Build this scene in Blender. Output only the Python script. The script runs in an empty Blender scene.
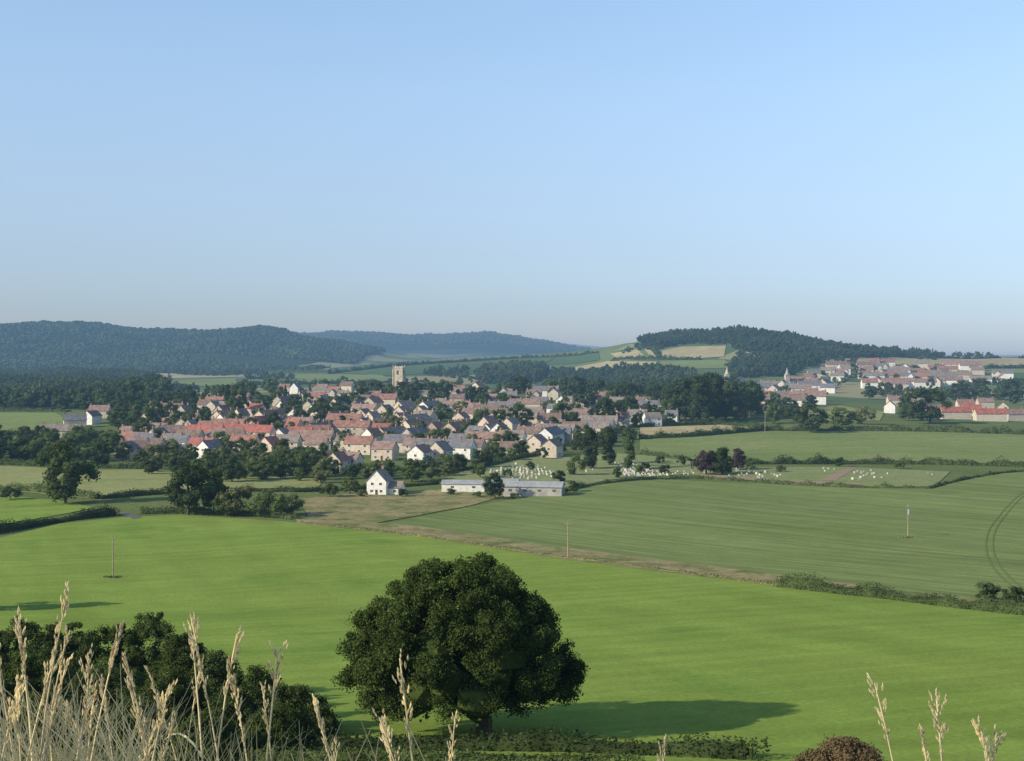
import bpy, bmesh, math, random
import numpy as np
from mathutils import Vector, geometry
random.seed(7)
sc=bpy.context.scene
COL=sc.collection
FPX=1400.0; CZ=50.0; PITCH=math.atan(30.5/FPX)
# ------------------------------------------------------------------ terrain
_ky=[-400,-100,-20,0,3,7,15,40,70,100,122,160,240,330,420,600,1000,1500,2500,4000,40000]
_kz=[62,56,50,48.75,48.1,46.4,43,33.5,25.2,19.2,16.5,12.6,5.5,2,.6,0,0,3,8,10,10]
_ty=np.arange(-400,2000,1.0); _tz=np.interp(_ty,_ky,_kz)
_s=_tz.copy()
for _ in range(3): _s=np.convolve(np.pad(_s,5,mode='edge'),np.ones(11)/11,'valid')
_w=np.clip((np.abs(_ty-5)-12)/20,0,1)
_tz=_tz*(1-_w)+_s*_w
def base(y):
    return np.where(y<1990,np.interp(y,_ty,_tz),np.interp(y,_ky,_kz))
def crest(y0,pts,trees):
    k=y0/FPX
    return [(p-512)*k for p,r in pts],[50-(r-350)*k-trees for p,r in pts]
R1=crest(3500,[(-900,345),(-400,327),(-60,324),(0,323.5),(60,322),(90,322),(110,323.5),(135,327),(165,327.5),(190,330),(215,329.5),(240,327),(262,324.5),(280,328),(300,333),(330,338),(360,344),(400,352),(480,360),(540,368)],9)
R2=crest(5500,[(100,345),(200,336),(300,334),(340,331.5),(380,332),(400,334),(440,334.5),(470,333),(490,332.5),(520,337),(560,344),(600,351),(660,360)],9)
R3=crest(9000,[(250,346),(380,341),(480,338),(540,341),(600,347),(680,352),(760,356)],0)
RM=crest(2600,[(50,384),(150,380),(250,374),(330,368),(400,361),(480,358),(540,354),(600,350),(650,352),(720,365)],0)
RR=crest(2300,[(500,382),(560,372),(590,362),(610,352),(630,345),(660,341),(690,337),(740,332),(790,338),(830,347),(870,353),(940,357),(1024,357),(1500,354),(2500,360)],0)
def ridge(x,y,y0,sf,sb,c):
    s=np.where(y<y0,sf,sb)
    return np.maximum(np.interp(x,c[0],c[1]),0)*np.exp(-((y-y0)/s)**2)
def terrain(x,y):
    x=np.asarray(x,float); y=np.asarray(y,float)
    b=base(y)
    und=0.5*np.sin(x/61+1.3)*np.sin(y/83)+.35*np.sin(x/23+y/37)
    b=b+und*np.clip((y-130)/200,0,1)
    b=b+14*np.exp(-((x+90)/300)**2-((y-1150)/300)**2)
    rs=[ridge(x,y,3500,650,600,R1),ridge(x,y,5500,1100,900,R2),ridge(x,y,9000,1500,1500,R3),
        ridge(x,y,2600,600,600,RM),ridge(x,y,2300,520,600,RR)]
    bb=np.maximum(b,0.0)
    p=4
    tot=bb**p
    for r in rs: tot=tot+r**p
    z=tot**(1/p)
    z=np.where(y<1100,b+ (z-bb)*np.clip((y-900)/200,0,1),z)
    far=np.clip((y-2200)/1500,0,1)
    z=z+far*(1.5*np.sin(x/170+y/400)+2.2*np.sin(x/71+2)*np.sin(y/190)+1.4*np.sin(x/33+y/90))
    return z
def tz(x,y): return float(terrain(x,y))
cp,sp=math.cos(PITCH),math.sin(PITCH)
_ys=90*1.0025**np.arange(0,2300)
def P(px,py):
    u=(px-512)/FPX; v=-(py-380.5)/FPX
    dy=v*sp+cp; dz=v*cp-sp; 
    x=u/dy*_ys; z=CZ+dz/dy*_ys
    d=terrain(x,_ys)-z
    i=np.argmax(d>0)
    if d[i]<=0: i=len(_ys)-1
    if i==0: yy=_ys[0]
    else:
        f=d[i-1]/(d[i-1]-d[i]) if d[i]!=d[i-1] else 0
        yy=_ys[i-1]+(_ys[i]-_ys[i-1])*f
    xx=u/dy*yy
    return xx,yy,tz(xx,yy)
def proj(x,y,z):
    zz=z-CZ
    f=y*cp-zz*sp; up=y*sp+zz*cp
    return 512+FPX*x/f, 380.5-FPX*up/f
def inpoly(x,y,poly):
    x=np.asarray(x); y=np.asarray(y); c=np.zeros(x.shape,bool); n=len(poly)
    for i in range(n):
        x1,y1=poly[i]; x2,y2=poly[(i+1)%n]
        if y1==y2: continue
        t=((y1>y)!=(y2>y))&(x<(x2-x1)*(y-y1)/(y2-y1)+x1)
        c^=t
    return c
# ------------------------------------------------------------------ materials
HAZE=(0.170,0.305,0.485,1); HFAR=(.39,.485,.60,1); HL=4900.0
ng=bpy.data.node_groups.new("painted_haze",'ShaderNodeTree')  # haze painted into every surface as glow growing with distance from the viewpoint
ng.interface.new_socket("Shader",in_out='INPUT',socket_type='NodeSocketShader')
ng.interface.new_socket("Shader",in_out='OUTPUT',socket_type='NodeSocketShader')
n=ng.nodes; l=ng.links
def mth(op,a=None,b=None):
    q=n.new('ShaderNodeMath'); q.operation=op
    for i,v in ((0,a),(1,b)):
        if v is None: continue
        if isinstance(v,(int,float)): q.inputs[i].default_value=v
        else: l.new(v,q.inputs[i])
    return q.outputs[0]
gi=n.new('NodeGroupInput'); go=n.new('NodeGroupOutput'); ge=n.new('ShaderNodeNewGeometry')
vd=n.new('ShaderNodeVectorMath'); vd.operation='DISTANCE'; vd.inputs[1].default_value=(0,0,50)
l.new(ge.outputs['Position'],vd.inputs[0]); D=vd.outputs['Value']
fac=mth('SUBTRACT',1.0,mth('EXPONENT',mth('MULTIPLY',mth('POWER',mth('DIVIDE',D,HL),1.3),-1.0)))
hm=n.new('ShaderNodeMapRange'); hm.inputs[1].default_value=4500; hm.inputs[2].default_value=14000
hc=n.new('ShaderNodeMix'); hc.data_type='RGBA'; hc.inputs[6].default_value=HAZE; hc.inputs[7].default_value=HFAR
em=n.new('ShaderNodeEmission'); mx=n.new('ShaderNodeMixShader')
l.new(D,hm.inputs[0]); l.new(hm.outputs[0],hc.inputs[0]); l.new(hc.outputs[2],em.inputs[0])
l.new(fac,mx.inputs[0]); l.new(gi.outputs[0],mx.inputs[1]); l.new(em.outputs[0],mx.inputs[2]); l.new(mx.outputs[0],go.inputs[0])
class MB:
    def __init__(s,name):
        s.m=bpy.data.materials.new(name); s.m.use_nodes=True; s.t=s.m.node_tree; s.t.nodes.clear()
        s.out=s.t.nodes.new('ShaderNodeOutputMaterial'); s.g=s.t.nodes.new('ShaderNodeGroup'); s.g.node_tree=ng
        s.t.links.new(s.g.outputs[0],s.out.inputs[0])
        try: s.m.cycles.emission_sampling='NONE'
        except Exception: pass
        s.geo=s.N('ShaderNodeNewGeometry')
    def N(s,k,**kw):
        q=s.t.nodes.new(k)
        for a,b in kw.items(): setattr(q,a,b)
        return q
    def L(s,a,b): s.t.links.new(a,b)
    def noise(s,scale,detail=3,vec=None,rough=.5):
        q=s.N('ShaderNodeTexNoise'); q.inputs['Scale'].default_value=scale; q.inputs['Detail'].default_value=detail; q.inputs['Roughness'].default_value=rough
        s.L(vec if vec else s.geo.outputs['Position'],q.inputs['Vector']); return q.outputs['Fac']
    def rng(s,v,a,b,c=0.,d=1.):
        q=s.N('ShaderNodeMapRange'); q.inputs[1].default_value=a; q.inputs[2].default_value=b; q.inputs[3].default_value=c; q.inputs[4].default_value=d
        s.L(v,q.inputs[0]); return q.outputs[0]
    def mix(s,f,a,b,mode='MIX'):
        q=s.N('ShaderNodeMix'); q.data_type='RGBA'; q.blend_type=mode
        for v,i in ((f,0),(a,6),(b,7)):
            if isinstance(v,(int,float)): q.inputs[i].default_value=v
            elif isinstance(v,tuple): q.inputs[i].default_value=v if len(v)==4 else v+(1,)
            else: s.L(v,q.inputs[i])
        return q.outputs[2]
    def scale(s,col,f):
        q=s.N('ShaderNodeVectorMath'); q.operation='SCALE'; s.L(col,q.inputs[0]); s.L(f,q.inputs['Scale']); return q.outputs[0]
    def diffuse(s,col,trans=None):
        d=s.N('ShaderNodeBsdfDiffuse'); s.L(col,d.inputs[0]); o=d.outputs[0]
        if trans:
            t=s.N('ShaderNodeBsdfTranslucent'); s.L(col,t.inputs[0])
            x=s.N('ShaderNodeMixShader'); x.inputs[0].default_value=trans; s.L(o,x.inputs[1]); s.L(t.outputs[0],x.inputs[2]); o=x.outputs[0]
        s.L(o,s.g.inputs[0]); return s.m
    def principled(s,col,rough=.6,spec=.3):
        d=s.N('ShaderNodeBsdfPrincipled'); s.L(col,d.inputs['Base Color'])
        d.inputs['Roughness'].default_value=rough; d.inputs['Specular IOR Level'].default_value=spec
        s.L(d.outputs[0],s.g.inputs[0]); return s.m
def field_mat(name,c1,c2,big=.012,fine=1.2,stripe=None,fa=.22,patch=None,stripe2=None):
    b=MB(name)
    f=b.rng(b.noise(big,4),.3,.7)
    col=b.mix(f,c1,c2)
    if patch:
        pf=b.rng(b.noise(patch[1],5,rough=.65),patch[2],patch[2]+.12); col=b.mix(pf,col,patch[0])
    fn=b.rng(b.noise(fine,4,rough=.7),.25,.75,1-fa,1+fa)
    col=b.scale(col,fn)
    mid=b.rng(b.noise(.11,4,rough=.6),.3,.7,.92,1.08); col=b.scale(col,mid)
    for st in (stripe,stripe2):
        if st:
            ang,per,amp=st
            mp=b.N('ShaderNodeMapping'); mp.vector_type='TEXTURE'; mp.inputs['Rotation'].default_value=(0,0,ang); mp.inputs['Scale'].default_value=(1,60,1)
            b.L(b.geo.outputs['Position'],mp.inputs[0])
            nn=b.noise(1/per,2,mp.outputs[0]); col=b.scale(col,b.rng(nn,.35,.65,1-amp,1+amp))
    return b.diffuse(col)
def leaf_mat(name,c1,c2,trans=.22,var=.25,cl=.35):
    b=MB(name)
    oi=b.N('ShaderNodeObjectInfo')
    ri=b.geo.outputs['Random Per Island']
    col=b.mix(ri,c1,c2)
    f=b.rng(b.noise(cl,3),.3,.7,.65,1.35); col=b.scale(col,f)
    col=b.scale(col,b.rng(oi.outputs['Random'],0,1,1-var,1+var))
    return b.diffuse(col,trans)
def plain(name,c,amp=.15,scale=.8,rough=.7,spec=.2):
    b=MB(name); col=b.mix(0.0,c,c)
    col=b.scale(col,b.rng(b.noise(scale,4),.3,.7,1-amp,1+amp))
    return b.principled(col,rough,spec)
M={}
M['lime']=field_mat('grass_bright',(.183,.258,.050),(.218,.284,.060),big=.02,fine=1.8,stripe=(math.radians(-62),3,.07),fa=.25,patch=((.155,.238,.046),.035,.54),stripe2=(math.radians(20),9,.05))
M['crop']=field_mat('grass_crop',(.160,.205,.066),(.190,.228,.082),big=.02,fine=1.4,stripe=(math.radians(42),1.7,.17),fa=.16,stripe2=(math.radians(42),7,.05))
M['tan']=field_mat('rough_grass_tan',(.31,.25,.13),(.21,.20,.08),big=.06,fine=.5,fa=.4,patch=((.14,.165,.055),.12,.5))
M['straw']=field_mat('stubble_field',(.44,.36,.19),(.37,.31,.155),fine=.05)
M['pale']=field_mat('pale_pasture',(.25,.27,.10),(.27,.275,.11),fine=.5,patch=((.16,.205,.06),.03,.55))
M['mid']=field_mat('pasture_green',(.175,.222,.072),(.215,.25,.09),fine=.4,patch=((.235,.245,.10),.02,.56),stripe=(math.radians(-80),6,.08))
M['lawn']=field_mat('cemetery_lawn',(.20,.235,.09),(.25,.265,.12),fine=.6,fa=.3)
M['dkfield']=field_mat('dark_pasture',(.085,.135,.055),(.11,.155,.06),fine=.05,big=.004)
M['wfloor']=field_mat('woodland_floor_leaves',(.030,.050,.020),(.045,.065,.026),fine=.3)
M['path']=field_mat('earth_path',(.29,.21,.14),(.33,.25,.17),fine=2)
M['track']=field_mat('wheel_track_soil',(.135,.178,.056),(.15,.19,.065),fine=2)
M['road']=field_mat('asphalt_road',(.13,.125,.12),(.17,.16,.15),fine=2,fa=.1)
b=MB('ground_grass')
col=b.mix(b.rng(b.noise(.02,4),.3,.7),(.105,.14,.045),(.155,.18,.065))
col=b.scale(col,b.rng(b.noise(.8,4,rough=.7),.25,.75,.65,1.35))
vo=b.N('ShaderNodeTexVoronoi'); vo.inputs['Scale'].default_value=1/190.; b.L(b.geo.outputs['Position'],vo.inputs['Vector'])
sep=b.N('ShaderNodeSeparateColor'); b.L(vo.outputs['Color'],sep.inputs[0])
pc=b.mix(b.rng(sep.outputs[0],.5,.55),(.095,.14,.055),(.145,.185,.072)); pc=b.mix(b.rng(sep.outputs[1],.74,.76),pc,(.30,.27,.14))
sx=b.N('ShaderNodeSeparateXYZ'); b.L(b.geo.outputs['Position'],sx.inputs[0])
col=b.mix(b.rng(sx.outputs[1],1150,1300),col,pc)
col=b.mix(b.rng(sx.outputs[1],4200,4600),col,(.03,.055,.025))
M['ground']=b.diffuse(col)
M['oakleaf']=leaf_mat('oak_leaves',(.044,.070,.018),(.098,.128,.033),.28,0,.4)
M['scrub']=leaf_mat('scrub_leaves',(.060,.090,.026),(.118,.148,.046),.28,.15,.45)
M['leaf']=leaf_mat('tree_leaves',(.084,.118,.036),(.128,.160,.050),.3,.3)
M['leafd']=leaf_mat('dark_leaves',(.052,.080,.028),(.082,.110,.039),.28,.3)
M['leafo']=leaf_mat('olive_leaves',(.13,.15,.052),(.175,.185,.072),.3,.25)
M['leafp']=leaf_mat('purple_leaves',(.065,.045,.045),(.095,.065,.056),.2,.15)
M['hedge']=leaf_mat('hedge_leaves',(.056,.082,.027),(.090,.116,.040),.25,.25)
M['hedget']=leaf_mat('dry_hedge_leaves',(.26,.22,.11),(.15,.155,.06),.2,.2)
M['brownbush']=leaf_mat('brown_shrub_leaves',(.14,.10,.055),(.20,.145,.07),.25,.1)
M['bark']=plain('bark',(.095,.072,.05),.35,3)
M['wood']=plain('weathered_wood',(.33,.26,.18),.2,2)
M['insul']=plain('grey_ceramic',(.3,.3,.3),.1)
WALLS=[plain('wall_cream',(.60,.51,.38)),plain('wall_white',(.76,.72,.63)),plain('wall_stone',(.46,.39,.29),.2),plain('wall_pink_render',(.57,.46,.36)),plain('wall_brick',(.37,.26,.20),.2),plain('wall_buff',(.52,.44,.33))]
ROOFS=[plain('roof_terracotta',(.285,.15,.108),.35,.5),plain('roof_brown_tile',(.20,.14,.11),.3,.5),plain('roof_slate',(.17,.165,.165),.25,.5),plain('roof_rose_tile',(.265,.175,.14),.3,.5),plain('roof_red_tile',(.35,.125,.09),.3,.5),plain('roof_weathered',(.235,.195,.16),.3,.5)]
M['glass']=plain('window_glass',(.03,.04,.05),.1,.8,.1,.6)
M['frame']=plain('white_frame',(.8,.8,.78),.03)
M['door']=plain('door_paint',(.12,.06,.04),.1)
M['chim']=plain('chimney_brick',(.30,.19,.14),.2)
M['stone']=plain('church_stone',(.52,.43,.30),.25,.4)
M['lead']=plain('dark_slate',(.09,.09,.095),.1)
M['grave1']=plain('pale_gravestone',(.58,.54,.46),.2,.3); M['grave2']=plain('grey_gravestone',(.34,.32,.28),.2)
M['sheet']=plain('grey_sheet_roof',(.34,.34,.33),.2,.4)
M['shedwall']=plain('grey_shed_wall',(.42,.39,.34),.25,.5)
M['straws']=leaf_mat('dry_grass_straw',(.64,.51,.27),(.80,.68,.41),.25,.15,8)
M['seed']=leaf_mat('dry_grass_seed',(.66,.54,.31),(.86,.75,.50),.35,.15,20)
M['blade']=leaf_mat('grass_blade_green',(.26,.24,.08),(.54,.44,.22),.3,.2,8)
# ------------------------------------------------------------------ mesh helpers
def build_mesh(name,parts,mats,smooth=False):
    me=bpy.data.meshes.new(name)
    V=[];off=0;li=[];starts=[];mi=[];pos=0
    for v,f,k in parts:
        v=np.asarray(v,float).reshape(-1,3); f=np.asarray(f,int)
        if len(f)==0: continue
        V.append(v); li.append((f+off).ravel()); kk=f.shape[1]
        starts.append(pos+np.arange(len(f))*kk); pos+=f.size; mi.append(np.full(len(f),k)); off+=len(v)
    V=np.concatenate(V); li=np.concatenate(li); starts=np.concatenate(starts); mi=np.concatenate(mi)
    me.vertices.add(len(V)); me.vertices.foreach_set('co',V.astype(np.float32).ravel())
    me.loops.add(len(li)); me.loops.foreach_set('vertex_index',li.astype(np.int32))
    me.polygons.add(len(starts)); me.polygons.foreach_set('loop_start',starts.astype(np.int32))
    for m in mats: me.materials.append(m)
    me.polygons.foreach_set('material_index',mi.astype(np.int32))
    me.update(calc_edges=True); me.validate()
    me.polygons.foreach_set('use_smooth',np.full(len(me.polygons),bool(smooth)))
    me.update()
    return me
def nrm(a): return a/np.maximum(np.linalg.norm(a,axis=1,keepdims=True),1e-9)
def cards(c,nn,s,rng):
    N=len(c); nn=nrm(nn); t=nrm(np.cross(nn,rng.normal(size=(N,3)))); bq=np.cross(nn,t)
    s=np.asarray(s).reshape(-1,1)*np.ones((N,1)); w1=rng.uniform(.25,.5,(N,1)); w2=rng.uniform(.25,.5,(N,1)); k=rng.uniform(-.2,.2,(N,1))
    v=np.stack([c-t*s*.5, c+bq*s*w1+t*s*k-nn*s*.12, c+t*s*.5, c-bq*s*w2-t*s*k-nn*s*.12],1).reshape(-1,3)
    return v,np.arange(4*N).reshape(-1,4)
def ico(sub):
    bm=bmesh.new(); bmesh.ops.create_icosphere(bm,subdivisions=sub,radius=1); bm.verts.ensure_lookup_table()
    v=np.array([q.co[:] for q in bm.verts]); f=np.array([[w.index for w in q.verts] for q in bm.faces]); bm.free(); return v,f
ICO1=ico(1)
def rdir(n,rng,up=0.15):
    d=rng.normal(size=(n,3)); d[:,2]+=up; return nrm(d)
def clump_parts(clumps,per,size,rng,core=.78,flat=.8,mi=0,spread=.45,lo=.72,hi=1.2):
    parts=[]; cs=[];ns=[]
    iv,if_=ICO1
    for (x,y,z,r) in clumps:
        m=int(per)
        d=rdir(m,rng); rr=r*rng.uniform(lo,hi,(m,1)); c=np.array([x,y,z])+d*rr*np.array([1,1,flat])
        cs.append(c); ns.append(d+rng.normal(size=(m,3))*spread)
        if core:
            j=rng.uniform(.85,1.1,(len(iv),1)); parts.append((iv*j*r*core*np.array([1,1,flat])+np.array([x,y,z]),if_,mi))
    c=np.concatenate(cs); nn=np.concatenate(ns)
    v,f=cards(c,nn,size*rng.uniform(.6,1.3,len(c)),rng); parts.append((v,f,mi))
    return parts
def tube_parts(pts,rad,sides=7,mi=0):
    pts=[Vector(p) for p in pts]; V=[];F=[]
    for i,p in enumerate(pts):
        d=(pts[min(i+1,len(pts)-1)]-pts[max(i-1,0)]).normalized()
        a=d.orthogonal().normalized() if abs(d.z)<.99 else Vector((1,0,0)); a=(a-d*a.dot(d)).normalized(); c=d.cross(a)
        if i>0:
            pa=pv-d*pv.dot(d); 
            if pa.length>1e-6: a=pa.normalized(); c=d.cross(a)
        pv=a
        for k in range(sides):
            t=2*math.pi*k/sides; V.append(p+(a*math.cos(t)+c*math.sin(t))*rad[i])
    for i in range(len(pts)-1):
        for k in range(sides):
            F.append([i*sides+k,i*sides+(k+1)%sides,(i+1)*sides+(k+1)%sides,(i+1)*sides+k])
    V2=V[-sides:]+[pts[-1]]
    T=[[k,(k+1)%sides,sides] for k in range(sides)]
    return [(np.array([v[:] for v in V]),np.array(F),mi),(np.array([v[:] for v in V2]),np.array(T),mi)]
def boxp(x0,x1,y0,y1,z0,z1,mi=0):
    v=[(x0,y0,z0),(x1,y0,z0),(x1,y1,z0),(x0,y1,z0),(x0,y0,z1),(x1,y0,z1),(x1,y1,z1),(x0,y1,z1)]
    f=[(0,3,2,1),(4,5,6,7),(0,1,5,4),(1,2,6,5),(2,3,7,6),(3,0,4,7)]
    return (np.array(v,float),np.array(f),mi)
def add(name,me,parent=None,loc=(0,0,0),rot=0,scale=None,label=None,category=None,group=None,kind=None):
    o=bpy.data.objects.new(name,me); COL.objects.link(o); o.location=loc; o.rotation_euler=(0,0,rot)
    if scale is not None: o.scale=(scale,)*3 if np.isscalar(scale) else scale
    if parent: o.parent=parent
    if label: o['label']=label
    if category: o['category']=category
    if group: o['group']=group
    if kind: o['kind']=kind
    return o
# ------------------------------------------------------------------ ground
def axis(lim,s0,g):
    a=[0.0]
    while a[-1]<lim: a.append(a[-1]+max(s0,g*a[-1]))
    return np.array(a)
ax=axis(14000,3.5,.02); xs=np.concatenate([-ax[::-1],ax[1:]])
ay=axis(32000,1.5,.014); ys=np.concatenate([-axis(300,3,.05)[::-1],ay[1:]])
X,Y=np.meshgrid(xs,ys); Z=terrain(X,Y)
nx,ny=len(xs),len(ys)
idx=np.arange(nx*ny).reshape(ny,nx)
F=np.stack([idx[:-1,:-1],idx[:-1,1:],idx[1:,1:],idx[1:,:-1]],-1).reshape(-1,4)
add('ground',build_mesh('ground',[(np.stack([X,Y,Z],-1).reshape(-1,3),F,0)],[M['ground']],True),kind='structure')
def dens(poly,step):
    out=[]
    for i in range(len(poly)):
        a=poly[i]; c=poly[(i+1)%len(poly)]; L=math.hypot(c[0]-a[0],c[1]-a[1]); k=max(1,int(L/step))
        for j in range(k): out.append((a[0]+(c[0]-a[0])*j/k,a[1]+(c[1]-a[1])*j/k))
    return out
def sheet(name,world,mat,off=None,sp=None):
    w=np.array(world); x0,y0=w.min(0); x1,y1=w.max(0)
    if sp is None: sp=max(4,.014*y0)
    bd=dens(world,sp)
    gx,gy=np.meshgrid(np.arange(x0,x1,sp),np.arange(y0,y1,sp)); gx=gx.ravel();gy=gy.ravel()
    k=inpoly(gx,gy,world); pts=[Vector(p) for p in bd]+[Vector((a,c)) for a,c in zip(gx[k],gy[k])]
    r=geometry.delaunay_2d_cdt(pts,[],[list(range(len(bd)))],1,1e-3)
    v=np.array([p[:] for p in r[0]]); f=[list(q) for q in r[2] if len(q)==3]
    if off is None: off=.05
    z=terrain(v[:,0],v[:,1])+off+v[:,1]*.00025
    return add(name,build_mesh(name,[(np.column_stack([v,z]),np.array(f),0)],[mat],True),kind='structure')
def psheet(name,poly,mat,off=None,step=25):
    pts=[P(a,c)[:2] for a,c in dens(poly,step)]
    try: return sheet(name,pts,mat,off)
    except Exception as e: print('sheet fail',name,e)
psheet('field',[(-150,545),(0,538),(60,524),(120,518),(180,515),(300,523),(420,535),(560,557),(700,575),(790,587),(900,600),(1024,615),(1180,632),(1180,764),(-150,764)],M['lime'])
psheet('field',[(355,530),(470,507),(560,492),(600,484),(640,479),(760,484),(860,489),(930,488),(985,475),(1024,472),(1180,468),(1180,618),(1024,604),(900,591),(790,578),(700,566),(560,548),(440,533)],M['crop'])
psheet('verge',[(290,516),(420,527),(560,548),(700,565),(800,578),(900,591),(1024,604),(1024,611),(900,598),(800,587),(700,577),(560,559),(420,537),(300,524)],M['tan'],.09)
psheet('rough_ground',[(300,499),(360,493),(440,490),(505,496),(470,506),(400,519),(350,528),(310,521)],M['tan'],.08)
psheet('field',[(-150,498),(0,495),(60,501),(95,508),(60,515),(0,525),(-150,540)],M['lime'])
psheet('field',[(-150,468),(0,466),(80,470),(160,470),(240,474),(325,478),(318,488),(240,489),(150,492),(90,499),(0,490),(-150,485)],M['pale'])
psheet('field',[(-150,413),(0,413),(55,413),(72,422),(60,432),(0,434),(-150,436)],M['mid'])
psheet('field',[(640,440),(700,436),(770,430),(870,430),(1180,436),(1180,468),(1024,465),(900,461),(760,462),(690,460),(640,452)],M['mid'])
psheet('field',[(640,428),(720,425),(765,429),(700,435),(640,436)],M['straw'])
psheet('field',[(800,409),(840,406),(885,412),(880,421),(800,422)],M['pale'])
psheet('cemetery_lawn',[(695,468),(840,467),(950,472),(935,487),(860,487),(760,481),(690,475)],M['lawn'])
psheet('cemetery_lawn',[(440,480),(500,460),(560,456),(620,454),(690,459),(692,474),(610,480),(560,490),(500,495)],M['lawn'])
psheet('cemetery_path',[(848,468),(858,468),(836,481),(822,481)],M['path'],.12)
psheet('cemetery_path',[(700,477),(702,474.5),(770,479.5),(860,483.5),(860,486),(770,482)],M['path'],.12)
psheet('road',[(118,513),(126,512.5),(142,518),(133,519.5)],M['road'],.12)
for poly,mm in [([(150,373),(240,372),(245,377),(150,379)],'straw'),([(245,375),(380,375),(400,382),(250,384)],'mid'),
  ([(330,373),(400,365),(480,360),(560,356),(545,364),(470,371),(390,376)],'dkfield'),([(560,356),(598,352),(600,360),(575,364),(545,365)],'dkfield'),
  ([(475,372),(548,366),(560,372),(480,380)],'mid'),([(250,368),(330,364),(330,371),(250,372)],'pale'),
  ([(662,351),(682,347),(726,346),(724,357),(692,359),(662,358)],'straw'),([(610,354),(648,348),(658,358),(620,361)],'straw'),
  ([(572,368),(608,361.5),(657,362),(652,370.5),(605,372),(572,372)],'straw'),([(815,361),(868,357),(1040,358.5),(1100,362),(1000,366),(930,367),(845,366)],'straw'),
  ([(640,345),(628,349),(612,352),(630,344.5)],'pale'),([(150,381),(235,379),(240,385),(160,388)],'mid'),([(660,361),(724,360),(735,368),(660,370)],'mid'),
  ([(845,367),(950,369),(1060,369),(1060,374),(950,373),(850,369)],'mid')]:
    psheet('field',poly,M[mm],.15,12)
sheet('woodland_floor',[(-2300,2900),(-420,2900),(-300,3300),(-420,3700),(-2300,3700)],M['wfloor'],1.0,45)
def strip(name,pts,w,mat,off=.12):
    P2=np.array(pts); d=np.gradient(P2,axis=0); d=d/np.linalg.norm(d,axis=1,keepdims=True); nn=np.column_stack([-d[:,1],d[:,0]])
    a=P2+nn*w/2; c=P2-nn*w/2
    v=np.concatenate([np.column_stack([a,terrain(a[:,0],a[:,1])+off+a[:,1]*.00025]),np.column_stack([c,terrain(c[:,0],c[:,1])+off+c[:,1]*.00025])])
    n0=len(P2); f=[[i,i+1,n0+i+1,n0+i] for i in range(n0-1)]
    return add(name,build_mesh(name,[(v,np.array(f),0)],[mat],True),kind='structure')
def smooth_path(pp,step=3.0):
    w=np.array([P(a,c)[:2] for a,c in pp]); 
    for _ in range(3):
        q=[w[0]]
        for i in range(len(w)-1): q+= [w[i]*.75+w[i+1]*.25, w[i]*.25+w[i+1]*.75]
        q.append(w[-1]); w=np.array(q)
    s=np.r_[0,np.cumsum(np.linalg.norm(np.diff(w,axis=0),axis=1))]; t=np.arange(0,s[-1],step)
    return np.column_stack([np.interp(t,s,w[:,0]),np.interp(t,s,w[:,1])])
tr=smooth_path([(1020,590),(1004,577),(993,563),(988,546),(993,526),(1012,503),(1040,485)])
for o in (-.8,.8):
    d=np.gradient(tr,axis=0); d/=np.linalg.norm(d,axis=1,keepdims=True)
    strip('tractor_track',tr+np.column_stack([-d[:,1],d[:,0]])*o,.42,M['track'])
# ------------------------------------------------------------------ trees
def crown_clumps(rng,H,R,shape,n,cr):
    out=[]
    lean=rng.normal(size=2)*R*.1
    for i in range(n):
        t=(i+.5)/n if shape!='round' else rng.uniform(0,1)
        if shape=='round': w=math.sqrt(max(0,1-(2*t-.9)**2/1.25))*(1+.16*rng.normal())
        elif shape=='tall': w=math.sin(math.pi*min(1,t*.9+.12))**.6
        else: w=(1-t)**.8+.08
        a=rng.uniform(0,2*math.pi); rr=R*w*math.sqrt(rng.uniform(.15,1))*.8
        z0=H*.13 if shape=='round' else H*.07
        out.append((rr*math.cos(a)+lean[0]*t,rr*math.sin(a)+lean[1]*t,z0+(H*.94-z0-cr*.6)*t+cr*.2,cr*rng.uniform(.55,1.3)*(1 if shape!='cone' else .5+.6*(1-t))))
    return out
VAR={}
def mkvar(key,shape,H,R,n,cr,per,size,seed):
    rng=np.random.default_rng(seed)
    cl=crown_clumps(rng,H,R,shape,n,cr)
    cp_=clump_parts(cl,per,size,rng,.78)
    tp=tube_parts([(0,0,-1),(0,0,H*.02),(.05*R,0,H*.3),(0,.04*R,H*.6)],[H*.04,H*.03,H*.022,H*.01])
    for k in range(4):
        c=cl[(k*5)%len(cl)]; tp+=tube_parts([(0,0,H*.22),(c[0]*.5,c[1]*.5,(H*.25+c[2])/2),(c[0],c[1],c[2])],[H*.014,H*.01,H*.004],5)
    VAR[key]=(cp_,build_mesh('trunk',tp,[M['bark']]),{})
for i in range(6): mkvar(('round',i),'round',10,4.6+.5*(i%2),38,1.3,84,.46,20+i)
for i in range(2): mkvar(('tall',i),'tall',10,2.4,26,1.2,90,.45,40+i)
for i in range(2): mkvar(('cone',i),'cone',10,2.6,22,1.0,70,.45,50+i)
for i in range(3): mkvar(('bush',i),'round',5,3.0,18,.98,110,.34,60+i)
def crown_mesh(key,mat):
    d=VAR[key][2]
    if mat not in d: d[mat]=build_mesh('crown',VAR[key][0],[M[mat]])
    return d[mat]
LBL={'leaf':'leafy green','leafd':'dark green','leafo':'pale olive green','leafp':'purple-leaved'}
NAMES={'round':'broadleaf_tree','tall':'columnar_tree','cone':'conifer_tree','bush':'bush'}
TREES=[]
def tree(x,y,h,kind='round',mat='leaf',wide=1.0,group=None,label=None,where='among the village houses'):
    TREES.append((x,y,h,kind,mat,wide,group,label,where))
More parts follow.
